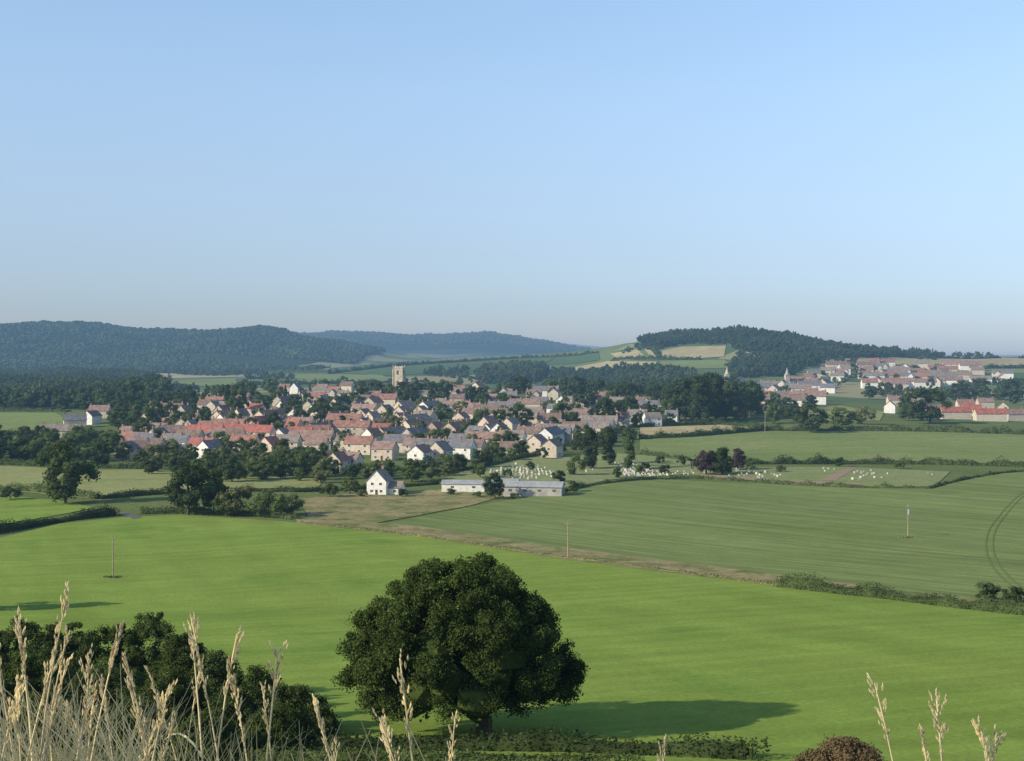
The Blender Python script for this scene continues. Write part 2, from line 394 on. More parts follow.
def flush_trees():
    rd=sorted([t for t in TREES if t[3]=='round'],key=lambda t:-t[2]/t[1]); rest=[t for t in TREES if t[3]!='round']
    for x,y,h,kind,mat,wide,group,label,where in rest+rd[:290]:
        nvar={'round':6,'tall':2,'cone':2,'bush':3}[kind]; key=(kind,random.randrange(nvar)); H0=5 if kind=='bush' else 10
        e=add(NAMES[kind],None,None,(x,y,tz(x,y)),random.uniform(0,6.28),(h/H0*wide,h/H0*wide,h/H0),
          label or f"{LBL[mat]} {NAMES[kind].replace('_',' ')} {where}", 'bush' if kind=='bush' else 'tree', group)
        e.empty_display_size=.1
        add('crown',crown_mesh(key,mat),e); add('trunk',VAR[key][1],e)
    r2=rd[290:]
    if r2:
        a=np.array([(t[0],t[1],t[2]/10,t[5]) for t in r2]); z=terrain(a[:,0],a[:,1])
        rng=np.random.default_rng(4)
        parts=merge(TW,np.column_stack([a[:,0],a[:,1],z]),np.column_stack([a[:,2]*a[:,3],a[:,2]*a[:,3],a[:,2]]),rng.uniform(0,6.28,len(a)),rng)
        add('broadleaf_trees',build_mesh('broadleaf_trees',parts,[M['leafd']]),label='mass of small green trees around village and far hillside',category='trees',kind='stuff')
    print('trees',len(rest),len(rd))
def ptree(px,py,hpx,wpx,kind='round',mat='leaf',**k):
    x,y,z=P(px,py); d=y
    h=hpx*d/FPX; w=wpx*d/FPX
    nat={'round':.98,'tall':.66,'cone':.58,'bush':1.25}[kind]
    return tree(x,y,h,kind,mat,w/(h*nat),**k)
def oak():
    rng=np.random.default_rng(3); x,y,z=P(484,733); s=y/FPX
    cx=(459-484)*s; W=222*s/2; H=172*s
    prof=[(0,.66),(.08,.86),(.22,1.0),(.5,.98),(.65,.89),(.75,.80),(.86,.64),(.95,.44),(1,.2)]
    pw=lambda t:np.interp(t,[p[0] for p in prof],[p[1] for p in prof])
    cl=[]; zb=1.5; lobes=[]; NL=96
    for i in range(NL):
        t=(i+rng.uniform(0,1))/NL; a=i*2.39996+rng.normal()*.35
        w=pw(t)*(1+.06*math.sin(2*a+t*5+1)+.05*math.sin(5*a+t*11))
        r=rng.uniform(.9,2.2)*(1-.15*t); rr=max(0,W*w-r*.85)*(1+.04*rng.normal())
        lz=zb+r*.5+(H-zb-r*1.1)*t*(1+.03*math.sin(3*a))
        if t<.15 and math.cos(a)>-.2: lz+=.9
        lobes.append((cx*(.4+.6*min(1,1.3-t*.3))+rr*math.cos(a),rr*.95*math.sin(a),lz,r))
    for (lx,ly,lz,lr) in lobes:
        for k in range(8):
            dd=rdir(1,rng,.3)[0]; r=rng.uniform(.35,.85)
            cl.append((lx+dd[0]*lr*.8,ly+dd[1]*lr*.8,max(1.0+r*.5,lz+dd[2]*lr*.68),r))
    inner=[]
    for k in range(64):
        t=rng.uniform(0.03,.86); a=rng.uniform(0,6.28); rr=max(0,W*pw(t)-2.9)*math.sqrt(rng.uniform(0,1))
        inner.append((cx*.85+rr*math.cos(a),rr*math.sin(a),3.0+(H-6.2)*t,2.2))
    parts=clump_parts(cl,250,.21,rng,.5,.8,spread=.8,lo=.5,hi=1.5)+clump_parts(inner,150,.33,rng,.9,.85)
    crown=build_mesh('crown',parts,[M['oakleaf']])
    tp=tube_parts([(0,0,-.8),(0,0,.1),(.1,0,1.6),(-.1,.1,3.2),(-.6,.2,6),(-1.4,.2,10)],[1.1,.78,.6,.52,.35,.12],12)
    for k in range(12):
        c=lobes[k*5]; z0=2.2+k*.35; tp+=tube_parts([(-.1,0,z0),(c[0]*.35,c[1]*.35,z0*.6+c[2]*.4),(c[0]*.8,c[1]*.8,c[2])],[.3,.2,.06],7)
    e=add('oak_tree',None,None,(x,y,z),label='large spreading dark green oak tree standing in bright grass field',category='tree')
    add('crown',crown,e); add('trunk',build_mesh('trunk',tp,[M['bark']]),e,label='short thick brown trunk under low crown')
oak()
def near_bush(px,py,hpx,wpx,seed,mat='leaf',lab=None):
    rng=np.random.default_rng(seed); x,y,z=P(px,py); s=y/FPX; H=hpx*s; W=wpx*s/2
    cl=[]
    for i in range(int(44+W*20)):
        t=rng.uniform(0,1)**1.2; w=math.sqrt(max(.02,1-t**2.2*.93)); r=rng.uniform(.28,.8)
        a=rng.uniform(0,6.283); rr=max(0,W*w-r*.5)*math.sqrt(rng.uniform(.25,1))*(1+.14*math.sin(3*a+seed))
        cl.append((rr*math.cos(a),rr*math.sin(a),.2+(H-r*.8)*t*(1+.1*math.sin(2*a+seed)),r))
    for i in range(int(8+W*3)):
        a=rng.uniform(0,6.283); rr=W*.55*math.sqrt(rng.uniform(0,1)); cl.append((rr*math.cos(a),rr*math.sin(a),H*rng.uniform(.15,.6),1.15))
    e=add('hawthorn_bush',None,None,(x,y,z),0,None,lab or 'dense dark green rounded bush at the edge of the field','bush','bushes along the near field edge')
    add('crown',build_mesh('crown',clump_parts(cl,170,.19,rng,.66,.85,spread=.75,lo=.6,hi=1.35),[M[mat]]),e)
    tp=[]
    for k in range(5):
        c=cl[k]; tp+=tube_parts([(0,0,-.4),(c[0]*.4,c[1]*.4,c[2]*.5),(c[0],c[1],c[2])],[.14,.09,.03],6)
    add('trunk',build_mesh('trunk',tp,[M['bark']]),e)
for i,(a,c,h,w,mm) in enumerate([(-50,708,84,120,'scrub'),(8,706,80,110,'scrub'),(62,704,76,96,'scrub'),(108,702,74,90,'oakleaf'),(150,700,86,84,'scrub'),(182,708,74,70,'oakleaf'),(212,714,58,76,'scrub'),(250,722,50,80,'oakleaf'),(288,730,44,78,'scrub'),(316,736,28,44,'scrub'),
   (30,728,70,120,'oakleaf'),(100,728,66,120,'scrub'),(170,732,60,110,'oakleaf'),(235,742,50,90,'scrub'),(275,750,40,80,'oakleaf'),(-50,740,80,120,'oakleaf'),(40,756,60,130,'scrub'),(130,758,54,130,'scrub'),(200,762,44,90,'oakleaf')]):
    near_bush(a,c,h,w,100+i,mm)
# ------------------------------------------------------------------ hedges
def H_(pp,h,w,mat='hedge',label='dark green field hedge between grass fields',name='hedge'):
    rng=np.random.default_rng(int(abs(pp[0][0]*7+pp[0][1]))%100000)
    if len(pp)>2: path=smooth_path(pp,1.0)
    else:
        a=np.array(P(*pp[0])[:2]); c=np.array(P(*pp[1])[:2]); k=max(2,int(np.linalg.norm(c-a))); path=a+(c-a)*np.linspace(0,1,k)[:,None]
    ym=path[:,1].mean(); size=max(.26,ym*.0010); L=len(path)
    if L<3: return
    hh=h*(1+.36*np.interp(np.arange(L),np.arange(0,L+9,4),rng.normal(size=len(np.arange(0,L+9,4)))))
    hh=np.clip(hh,h*.35,h*2.0)
    per=int(np.clip((h*1.2+w)*3.2/size**2*.42,4,90)); N=L*per
    i=rng.integers(0,L,N); d=np.gradient(path,axis=0); d/=np.maximum(np.linalg.norm(d,axis=1,keepdims=True),1e-6); nn=np.column_stack([-d[:,1],d[:,0]])
    a=rng.uniform(-.2,math.pi+.2,N); q=rng.uniform(.75,1.15,N)
    lat=np.cos(a)*w/2*q; up=np.abs(np.sin(a))**.7*hh[i]*q
    xy=path[i]+nn[i]*lat[:,None]+d[i]*rng.uniform(-.6,.6,(N,1)); c=np.column_stack([xy,terrain(xy[:,0],xy[:,1])+up])
    no=np.column_stack([nn[i]*np.cos(a)[:,None],np.sin(a)])+rng.normal(size=(N,3))*.5
    v,f=cards(c,no,size*rng.uniform(.7,1.4,N),rng); parts=[(v,f,0)]
    st=path[::3]; hs=hh[::3]; ns=nn[::3]; K=len(st)
    if K>1:
        g=terrain(st[:,0],st[:,1]); lay=[]
        for lx,lz in ((-.42,-.2),(-.36,.55),(0,.8),(.36,.55),(.42,-.2)):
            p=st+ns*w*lx; lay.append(np.column_stack([p,g+hs*lz]))
        V=np.stack(lay,1).reshape(-1,3); f=[]
        for k in range(K-1):
            for j in range(4): f.append([k*5+j,k*5+j+1,(k+1)*5+j+1,(k+1)*5+j])
        parts.append((V,np.array(f),0))
    add(name,build_mesh(name,parts,[M[mat]]),label=label,category='hedge')
H_([(780,587),(850,595),(900,600),(1024,615),(1170,632)],2.3,3.2,'leafd')
H_([(-120,548),(0,533),(60,521),(118,515)],2.2,3.5)
H_([(142,514),(180,513),(240,515),(300,520)],1.6,2.5)
H_([(300,523),(420,536),(560,557),(700,575),(785,587)],.5,1.6,'hedget','low tangle of dry grass and weeds along field boundary')
H_([(-100,492),(0,489),(60,494),(100,499)],1.8,3)
H_([(100,499),(160,494),(240,491),(300,492)],1.8,3)
H_([(300,492),(360,490),(440,484)],1.2,2.5)
H_([(410,470),(440,474),(480,468),(520,458),(555,452)],2.2,3)
H_([(560,493),(600,484),(640,480),(700,478),(760,483),(860,488),(930,489)],1.2,2)
H_([(930,489),(985,475),(1024,471),(1150,467)],.9,1.8)
H_([(695,466),(760,464),(900,463),(1024,467),(1150,470)],2.6,4)
H_([(640,439),(700,437),(765,431)],3,4)
H_([(765,431),(870,431),(1024,435),(1150,437)],3,4)
H_([(640,454),(690,461)],2.2,3)
H_([(640,427),(720,424),(765,428)],3,4)
H_([(-100,466),(0,464),(80,468),(160,469)],2.5,4)
H_([(-100,437),(0,436),(70,434)],3,4)
H_([(-60,412),(0,411),(70,412)],3,4)
H_([(330,374),(400,366),(480,361),(560,357),(598,353)],5,8,'leafd')
H_([(250,385),(330,384),(400,383)],5,8,'leafd')
H_([(475,373),(545,366)],5,8,'leafd')
H_([(245,372),(330,373)],5,8,'leafd')
H_([(612,361),(655,360),(700,360)],4,8,'leafd')
H_([(650,346),(660,358)],4,8,'leafd')
H_([(575,374),(655,372)],4,8,'leafd')
H_([(815,357.5),(900,357.5),(1000,358.5)],4,7,'leafd')
H_([(850,367),(930,368),(1040,368)],5,8,'leafd')
H_([(300,750),(400,749),(520,750),(640,753),(770,760)],1.3,2.6,'leafd','low dark hedge in front of the oak')
H_([(-100,764),(150,764),(400,763),(640,766)],1.2,3.0,'scrub','rough low scrub on the slope below the hilltop')
# ------------------------------------------------------------------ buildings
def gable_block(L,D,Hw,Hr,ox=0,oy=0,turn=False):
    def T(p):
        x,y,z=p
        if turn: x,y=-y,x
        return (x+ox,y+oy,z)
    a,d=L/2,D/2
    wv=[(-a,-d,-2),(a,-d,-2),(a,d,-2),(-a,d,-2),(-a,-d,Hw),(a,-d,Hw),(a,d,Hw),(-a,d,Hw),(-a,0,Hw+Hr),(a,0,Hw+Hr)]
    wq=[(0,1,5,4),(2,3,7,6),(3,0,4,7),(1,2,6,5)]; wt=[(4,8,7),(5,6,9)]
    WV=np.array([T(p) for p in wv],float)
    wall=[(WV,np.array(wq),0),(WV,np.array(wt),0)]
    o=.35; sl=Hr/d; e=o*sl; t=.22; A=a+.3
    cs=[(-d-o,Hw-e+.03),(0,Hw+Hr+.03),(d+o,Hw-e+.03),(d+o,Hw-e+t+.03),(0,Hw+Hr+t+.03),(-d-o,Hw-e+t+.03)]
    rv=np.array([T((-A,y,z)) for y,z in cs]+[T((A,y,z)) for y,z in cs],float)
    rq=[(i,(i+1)%6,6+(i+1)%6,6+i) for i in range(6)]+[(0,1,4,5),(1,2,3,4),(6,7,10,11),(7,8,9,10)]
    return wall,[(rv,np.array(rq),0)]
def chimney_mesh(z):
    p=[boxp(-.45,.45,-.3,.3,z-1.6,z+1.1),boxp(-.52,.52,-.37,.37,z+1.1,z+1.25)]
    for x in (-.22,.22): p+=tube_parts([(x,0,z+1.25),(x,0,z+1.6)],[.12,.09],6)
    return build_mesh('chimney',p,[M['chim']])
def win_mesh(w=1.2,h=1.15):
    return build_mesh('window',[boxp(-w/2,w/2,-.06,.02,-h/2,h/2,0),boxp(-w/2+.08,-.03,-.075,-.05,-h/2+.09,h/2-.09,1),boxp(.03,w/2-.08,-.075,-.05,-h/2+.09,h/2-.09,1)],[M['frame'],M['glass']])
WIN=win_mesh(); DOOR=build_mesh('door',[boxp(-.5,.5,-.07,.02,0,2.1,0),boxp(-.2,.2,-.09,-.06,1.3,1.8,1)],[M['door'],M['glass']])
HV=[]
def hvar(blocks,chims,wins,door):
    W=[];R=[]
    for bk in blocks:
        w,r=gable_block(*bk); W+=w; R+=r
    HV.append(dict(w=build_mesh('wall',W,[WALLS[0]]),r=build_mesh('roof',R,[ROOFS[0]]),ch=[(x,y,chimney_mesh(z)) for x,y,z in chims],win=wins,door=door))
f4=lambda L,D:[(-L*.3,-D/2,1.5,0),(L*.3,-D/2,1.5,0),(-L*.3,-D/2,4.1,0),(L*.3,-D/2,4.1,0),(L/2,0,4.0,90),(-L/2,0,4.0,-90)]
hvar([(10,7.5,5.2,3.0)],[(-4.4,0,8.2)],f4(10,7.5),(0,-3.75))
hvar([(13,8,5.0,3.3)],[(-5.9,0,8.3),(5.9,0,8.3)],f4(13,8),(1,-4))
hvar([(9,8,5.4,3.6)],[(3.9,0,9.0)],f4(9,8),(0,-4))
hvar([(11,7.5,5.0,3.0),(7,5,5.0,2.4,2.2,-3.4,True)],[(-4.9,0,8.0)],[(-3.4,-3.75,1.5,0),(-3.4,-3.75,4.1,0),(2.2,-6.9,1.6,0),(2.2,-6.9,4.2,0),(5.5,0,4,90),(-5.5,0,4,-90)],(-1.4,-3.75))
hvar([(21,8,5.2,3.2)],[(-10,0,8.4),(-3,0,8.4),(4,0,8.4),(10,0,8.4)],[(-8,-4,1.5,0),(-8,-4,4.1,0),(-2.4,-4,4.1,0),(2.6,-4,1.5,0),(2.6,-4,4.1,0),(8,-4,4.1,0),(10.5,0,4,90)],(-4.6,-4))
hvar([(10,8,2.7,4.0)],[(-4.3,0,6.6)],[(-3,-4,1.5,0),(3,-4,1.5,0),(5,0,3.4,90),(5,-1.8,1.4,90),(-5,0,3.4,-90)],(0,-4))
hvar([(8.5,8,5.4,4.2,0,0,True),(5.5,5.5,2.8,2.2,6.6,.8)],[(0,3.4,9.6)],[(-2,-4.25,1.6,0),(1.9,-4.25,1.6,0),(-1.7,-4.25,4.4,0),(1.7,-4.25,4.4,0),(-4,-1.5,4.3,-90),(-4,1.6,1.6,-90),(6.8,-1.95,1.5,0)],(0,-4.25))
WN=['cream','white','stone','pale rendered','brick','buff']; RN=['terracotta tile','brown tile','grey slate','rose tile','bright red tile','weathered tile']
houses=[]
def slotmat(o,m):
    o.material_slots[0].link='OBJECT'; o.material_slots[0].material=m
def house(x,y,rot,v,wi,ri,full=True,s=1.0,label=None,group='houses in the village',where='in the village'):
    h=HV[v]; 
    e=add('house',None,None,(x,y,tz(x,y)),rot,s,label or f"{WN[wi]} house with {RN[ri]} roof {where}",'house',group); e.empty_display_size=.1
    slotmat(add('wall',h['w'],e),WALLS[wi]); slotmat(add('roof',h['r'],e),ROOFS[ri])
    for cx,cy,m in h['ch']: add('chimney',m,e,(cx,cy,0))
    if full:
        for wx,wy,wz,a in h['win']: add('window',WIN,e,(wx,wy,wz),math.radians(a))
        add('door',DOOR,e,(h['door'][0],h['door'][1],.05))
    houses.append((x,y)); return e
def ph(px,py,deg,v,wi,ri,**k):
    x,y,z=P(px,py); return house(x,y,math.radians(deg),v,wi,ri,**k)
ph(380,494,-14,6,1,5,s=.88,label='white gabled cottage with weathered tile roof at field edge')
ph(350,470,-20,0,0,3,s=.9); ph(338,472,65,2,5,0,s=.9); ph(135,459,15,1,0,1); ph(127,460,80,0,5,2)
fixed=[(205,441,-15,4,5,4),(222,445,-12,1,3,3),(240,440,-10,4,0,4),(262,441,-18,1,3,4),(282,446,75,2,1,3),(300,443,-8,1,0,4),(318,441,10,1,5,0),(333,446,70,0,1,1),(352,436,-12,4,2,0),(372,446,60,2,1,0),(385,439,-5,1,0,4),(172,441,20,1,0,3),(158,444,70,0,1,1),(398,452,-10,1,0,2),(410,446,70,2,5,2),(440,462,65,2,3,5),(427,458,-15,1,5,2),(452,458,-20,4,1,2),(463,451,-20,1,0,2),(488,449,-18,4,0,3),(500,440,70,2,1,1),(512,447,-15,1,1,5),(530,443,-20,1,5,1),(545,437,65,2,0,3),(556,440,-20,4,5,5),(575,437,-15,1,0,1),(537,452,68,0,0,3),(552,457,70,0,5,1),(652,426,15,0,1,5),(640,420,70,2,0,3),(180,452,-20,0,1,2),(150,456,-10,1,5,1),(210,458,60,0,1,2),(287,452,-10,1,0,5),(420,464,70,0,1,3),(245,452,-15,1,5,0),(317,455,-10,0,0,3),(600,430,-15,4,5,5),(618,426,-15,1,0,1),(360,454,-15,1,0,0),(385,460,-18,0,5,3),(270,456,65,2,0,4),(230,434,-14,4,0,0),(296,432,-14,4,3,3),(345,428,-14,4,0,0),(190,446,-16,1,3,1)]
for a in fixed: ph(*a,s=1.0)
VP=[(128,452),(180,460),(270,464),(330,466),(400,462),(440,466),(520,455),(560,446),(640,428),(680,424),(680,412),(600,400),(540,393),(470,388),(400,392),(340,388),(280,392),(220,404),(165,415),(130,438)]
rr=random.Random(5)
cnt=0;tries=0
while cnt<148 and tries<20000:
    tries+=1
    px=rr.uniform(125,685); py=388+ (468-388)*rr.random()**1.05
    if not inpoly(np.array([px]),np.array([py]),VP)[0]: continue
    x,y,z=P(px,py)
    if y<640 or y>1350: continue
    if any((x-a)**2+(y-c)**2<15**2 for a,c in houses): continue
    cell=math.sin(x/55)+math.sin(y/70+x/90)
    ang=(-14 if cell>-.5 else 62)+rr.uniform(-9,9)+(90 if rr.random()<.22 else 0)
    left=px<400
    ri=rr.choices(range(6),[2.6,3.6,1.6,2.8,1.6 if py>415 else .2,3.4] if left else [1.2,3.6,2.4,2.4,.1,3.6])[0]
    wi=rr.choices(range(6),[4.5,2,2.4,2,1.2,3.4])[0]
    v=rr.choices(range(7),[3,3.5,2.5,2,4,1,1])[0]
    house(x,y,math.radians(ang),v,wi,ri,full=y<900,s=rr.uniform(.85,1.08)); cnt+=1
print('village houses',len(houses))
RP=[(762,384),(800,380),(820,371),(870,366),(950,366),(1000,372),(1024,378),(1024,386),(960,388),(880,390),(830,394),(800,409),(762,410)]
cnt=0;tries=0
while cnt<80 and tries<12000:
    tries+=1
    px=rr.uniform(760,960) if rr.random()<.85 else rr.uniform(960,1030); py=rr.uniform(366,410)
    if not inpoly(np.array([px]),np.array([py]),RP)[0]: continue
    x,y,z=P(px,py)
    if any((x-a)**2+(y-c)**2<15**2 for a,c in houses): continue
    house(x,y,math.radians(rr.choice([-20,-14,-8,-10,70])+rr.uniform(-8,8)),rr.choice([1,1,4,4,4,2,3]),rr.choice([0,1,1,3,5,0]),rr.choice([0,3,1,5,3,2]),full=False,s=rr.uniform(1.1,1.35),group='houses on the far slope',where='on the far hillside'); cnt+=1
print('far',cnt)
for a in [(955,419,5,4,0,4),(972,416,-10,1,1,4),(990,421,0,4,0,4),(1003,414,70,2,5,1),(1014,421,10,1,0,3),(1030,420,0,1,0,1),(965,410,0,1,3,0),(890,413,70,2,1,1),(900,406,0,4,0,3),(912,401,10,1,3,5),(935,416,0,1,0,1),(985,408,0,1,5,3),(75,428,20,1,0,2),(92,424,70,0,1,1),(62,440,0,4,2,5),(100,418,0,1,5,3),(640,388,0,1,0,3),(690,396,0,1,1,5)]:
    ph(*a,full=False)
print('houses',len(houses))
def shed(px,py,deg,L,D,Hw,Hr,wm,nw,label):
    x,y,z=P(px,py); w,r=gable_block(L,D,Hw,Hr)
    e=add('long_shed',None,None,(x,y,z),math.radians(deg),None,label,'shed')
    add('wall',build_mesh('wall',w,[wm]),e); add('roof',build_mesh('roof',r,[M['sheet']]),e)
    wm_=build_mesh('window',[boxp(-.6,.6,-.03,.02,-.35,.35,0)],[M['lead']])
    for i in range(nw): add('window',wm_,e,(-L/2+(i+.5)*L/nw,-D/2,Hw*.62),0)
    add('door',build_mesh('door',[boxp(-.06,.02,-1.2,1.2,0,2.5)],[M['lead']]),e,(L/2+.02,0,0))
    houses.append((x,y))
shed(534,495,-9,20,9,3.2,1.3,M['shedwall'],4,'long low grey-roofed farm shed with row of windows')
shed(464,491,-4,15,7,2.8,.9,WALLS[1],2,'low white shed with shallow grey roof at field edge')
shed(503,489,-6,11,7,2.6,.9,M['shedwall'],2,'small grey outbuilding beside farm sheds')
CH=None
def church():
    global CH
    x,y,z=P(399,398); top=50-(366-350)*y/FPX; H=top-z; w=3.6
    CH=(x,y)
    e=add('church',None,None,(x,y,z),math.radians(-12),None,'stone parish church with square battlemented tower above village roofs','church')
    p=[boxp(-w,w,-w,w,-2,H-1.8),boxp(-w-.2,w+.2,-w-.2,w+.2,H-1.8,H-1.3)]
    for i in range(5):
        c=-w+.75+i*(2*w-1.5)/4
        p+=[boxp(c-.45,c+.45,-w-.15,-w+.5,H-1.3,H-.2),boxp(c-.45,c+.45,w-.5,w+.15,H-1.3,H-.2)]
        if 0<i<4: p+=[boxp(-w-.15,-w+.5,c-.45,c+.45,H-1.3,H-.2),boxp(w-.5,w+.15,c-.45,c+.45,H-1.3,H-.2)]
    for sx in (-1,1):
        for sy in (-1,1):
            p+=[boxp(sx*w-.45 ,sx*w+.45,sy*w-.45,sy*w+.45,-2,H-2.4)] 
            p+=tube_parts([(sx*w,sy*w,H-.2),(sx*w,sy*w,H+1.2)],[.4,.05],4)
    add('tower',build_mesh('tower',p,[M['stone']]),e)
    lv=build_mesh('window',[boxp(-.8,.8,-.08,.03,-1.5,1.2),boxp(-.5,.5,-.08,.03,1.2,1.7),boxp(-.2,.2,-.08,.03,1.7,2.1)],[M['lead']])
    add('window',lv,e,(0,-w,H-5)); add('window',lv,e,(w,0,H-5),math.radians(90)); add('window',lv,e,(-w,0,H-5),math.radians(-90)); add('window',lv,e,(0,-w,H-13))
    wv,rv=gable_block(24,10,7,5,ox=w+12)
    add('nave_wall',build_mesh('nave_wall',wv,[M['stone']]),e); add('nave_roof',build_mesh('nave_roof',rv,[M['lead']]),e)
    for i in range(4): add('window',lv,e,(w+4+i*5.4,-5,3.5))
    houses.append((x,y))
church()
def spire_church(px,py,top_row,label,m,ww):
    x,y,z=P(px,py); top=50-(top_row-350)*y/FPX; H=top-z; w=ww*y/1500
    e=add('church',None,None,(x,y,z),math.radians(10),None,label,'church')
    add('tower',build_mesh('tower',[boxp(-w,w,-w,w,-3,H*.62),boxp(-w-.3,w+.3,-w-.3,w+.3,H*.62,H*.64)],[M['stone']]),e)
    add('spire',build_mesh('spire',tube_parts([(0,0,H*.64),(0,0,H*.82),(0,0,H)],[w*1.1,w*.5,.08],8),[m]),e)
    wv,rv=gable_block(18,9,6,4,ox=w+9); add('nave_wall',build_mesh('nave_wall',wv,[M['stone']]),e); add('nave_roof',build_mesh('nave_roof',rv,[M['lead']]),e)
    houses.append((x,y))
spire_church(727,388,366,'pale stone church tower with short pointed spire among trees',M['stone'],2.2)
spire_church(787,388,367,'stone church with slate spire rising over hillside houses',M['sheet'],2.3)
# ------------------------------------------------------------------ poles
def pole(px,py,hpx,label,box=False):
    x,y,z=P(px,py); H=hpx*y/FPX
    e=add('utility_pole',None,None,(x,y,z),random.uniform(-.3,.3),None,label,'utility pole','utility poles in the fields')
    add('pole',build_mesh('pole',tube_parts([(0,0,-.5),(0,0,H*.5),(0,0,H)],[.17,.14,.11],8),[M['wood']]),e)
    add('crossarm',build_mesh('crossarm',[boxp(-.6,.6,-.2,-.1,H-.72,H-.6)],[M['wood']]),e)
    ins=build_mesh('insulator',tube_parts([(0,0,0),(0,0,.16),(0,0,.26)],[.06,.08,.03],6),[M['insul']])
    for q in (-.5,0.0,.5): add('insulator',ins,e,(q,-.15,H-.6))
    if box: add('transformer',build_mesh('transformer',tube_parts([(0,-.5,H-2.6),(0,-.5,H-1.5),(0,-.5,H-1.3)],[.34,.34,.1],10)+[boxp(-.06,.06,-.3,0,H-2,H-1.8)],[M['insul']]),e)
pole(113,577,43,'slender pale wooden utility pole in grass field'); pole(568,558,37,'pale wooden utility pole by the field boundary')
pole(908,537,33,'wooden utility pole with transformer in crop field',True); pole(765,433,22,'wooden utility pole beside pasture hedge'); pole(50,425,14,'wooden utility pole beside meadow')
for a,c in [(113,578),(908,538)]:
    x,y,z=P(a,c); rng=np.random.default_rng(int(a)); N=220; q=rng.normal(size=(N,2))*np.array([.9,.6]); cc=np.column_stack([x+q[:,0],y+q[:,1],terrain(x+q[:,0],y+q[:,1])+rng.uniform(.0,.4,N)])
    v,f=cards(cc,rdir(N,rng),.35,rng); add('weed_tuft',build_mesh('weed_tuft',[(v,f,0)],[M['hedget']]),label='tuft of dry weeds at foot of utility pole',category='weeds')
# ------------------------------------------------------------------ placed trees
G='trees around the village'
for a in [(65,504,66,60,'round','leaf'),(188,515,56,54,'round','leafd'),(214,513,48,36,'round','leaf'),(240,516,32,44,'bush','leafo'),(268,517,28,46,'bush','leaf'),(292,514,20,26,'bush','leafo'),(226,516,22,30,'bush','leaf'),
  (591,469,44,22,'tall','leafd'),(609,465,40,24,'tall','leafd'),(629,470,39,19,'tall','leafd'),(495,499,28,24,'round','leafd'),(706,475,27,32,'round','leafp'),(722,475,29,30,'round','leafd'),(738,470,23,22,'round','leafp'),
  (985,601,20,32,'bush','leafd'),(1016,604,18,26,'bush','leafd'),(605,428,32,34,'round','leafd'),(628,422,28,26,'round','leafd'),(560,425,24,30,'round','leaf'),(520,428,26,26,'round','leaf'),
  (320,424,28,26,'round','leaf'),(237,418,36,22,'round','leafd'),(228,410,28,18,'cone','leafd'),(810,433,32,34,'round','leafd'),(842,428,22,30,'round','leaf'),(930,424,38,46,'round','leafd'),(908,421,30,30,'round','leafd'),(862,424,18,26,'bush','leafo'),
  (20,462,26,40,'round','leafd'),(-10,464,30,40,'round','leafd'),(45,460,24,30,'round','leaf'),(70,458,22,28,'round','leaf'),(95,460,20,30,'round','leafd'),(112,452,22,24,'round','leaf'),(10,500,14,24,'bush','leafd'),(130,412,34,28,'round','leafd'),(150,432,28,24,'round','leaf'),(118,430,24,24,'round','leafd'),
  (330,497,14,22,'bush','leaf'),(350,494,18,20,'round','leaf'),(412,482,18,24,'round','leaf'),(432,480,14,20,'bush','leafo'),(300,478,26,30,'round','leaf'),(322,480,22,24,'bush','leafo'),(262,480,24,30,'round','leaf'),(232,482,26,28,'round','leafd'),(205,476,22,26,'round','leaf'),(180,474,20,26,'bush','leafo'),(280,472,20,24,'round','leaf'),
  (480,478,16,20,'bush','leaf'),(448,476,14,20,'round','leafo'),(575,475,20,22,'bush','leaf'),(645,470,8,12,'bush','leafd'),(665,474,10,14,'bush','leafd'),(660,464,9,12,'bush','leaf'),(682,466,12,12,'round','leafd'),(530,470,9,12,'bush','leaf'),(508,478,10,12,'bush','leafd'),(780,472,7,12,'bush','leaf'),
  (640,474,10,14,'bush','leaf'),(618,478,12,14,'bush','leafd'),(752,470,10,14,'bush','leaf'),(560,482,12,16,'bush','leafd'),(572,492,12,18,'bush','leaf'),(450,495,7,14,'bush','leaf'),(515,499,7,12,'bush','leafo'),(478,497,6,12,'bush','leaf'),(402,497,9,14,'bush','leafd'),(362,497,8,14,'bush','leaf'),(840,467,10,14,'bush','leafd'),(900,469,8,12,'bush','leaf'),
  (685,421,46,36,'round','leafd'),(700,423,50,40,'round','leafd'),(716,421,47,38,'round','leafd'),(735,419,42,36,'round','leafd'),(750,417,38,32,'round','leafd'),(672,420,36,28,'round','leafd'),(708,416,48,36,'round','leafd'),
  (960,400,18,26,'round','leafd'),(1010,400,22,30,'round','leafd'),(1035,402,24,30,'round','leafd'),(980,395,18,24,'round','leaf'),
  (250,436,20,18,'round','leaf'),(275,432,22,20,'round','leafd'),(345,450,18,20,'round','leafo'),(395,434,20,18,'round','leaf'),(470,440,20,20,'round','leafd'),(440,446,18,18,'round','leaf'),(585,446,22,22,'round','leaf'),(500,430,22,22,'round','leafd'),(190,432,24,22,'round','leaf')]:
    ptree(*a,group=G,where='beside fields near the village')
for dx,dy,h,m_ in [(-16,-14,15,'leafd'),(-6,-17,13,'leaf'),(4,-16,14,'leafd'),(14,-18,15,'leafd'),(24,-15,14,'leaf'),(-27,-10,15,'leafd'),(34,-12,15,'leafd'),(-2,-30,12,'leaf'),(12,-32,12,'leafd'),(-14,-34,12,'leafd')]:
    tree(CH[0]+dx,CH[1]+dy,h,'round',m_,1.0,G,None,'around the parish church')
ptree(-75,612,95,80,'round','leafd',group=G,where='in the grass field')
R3_=random.Random(9)
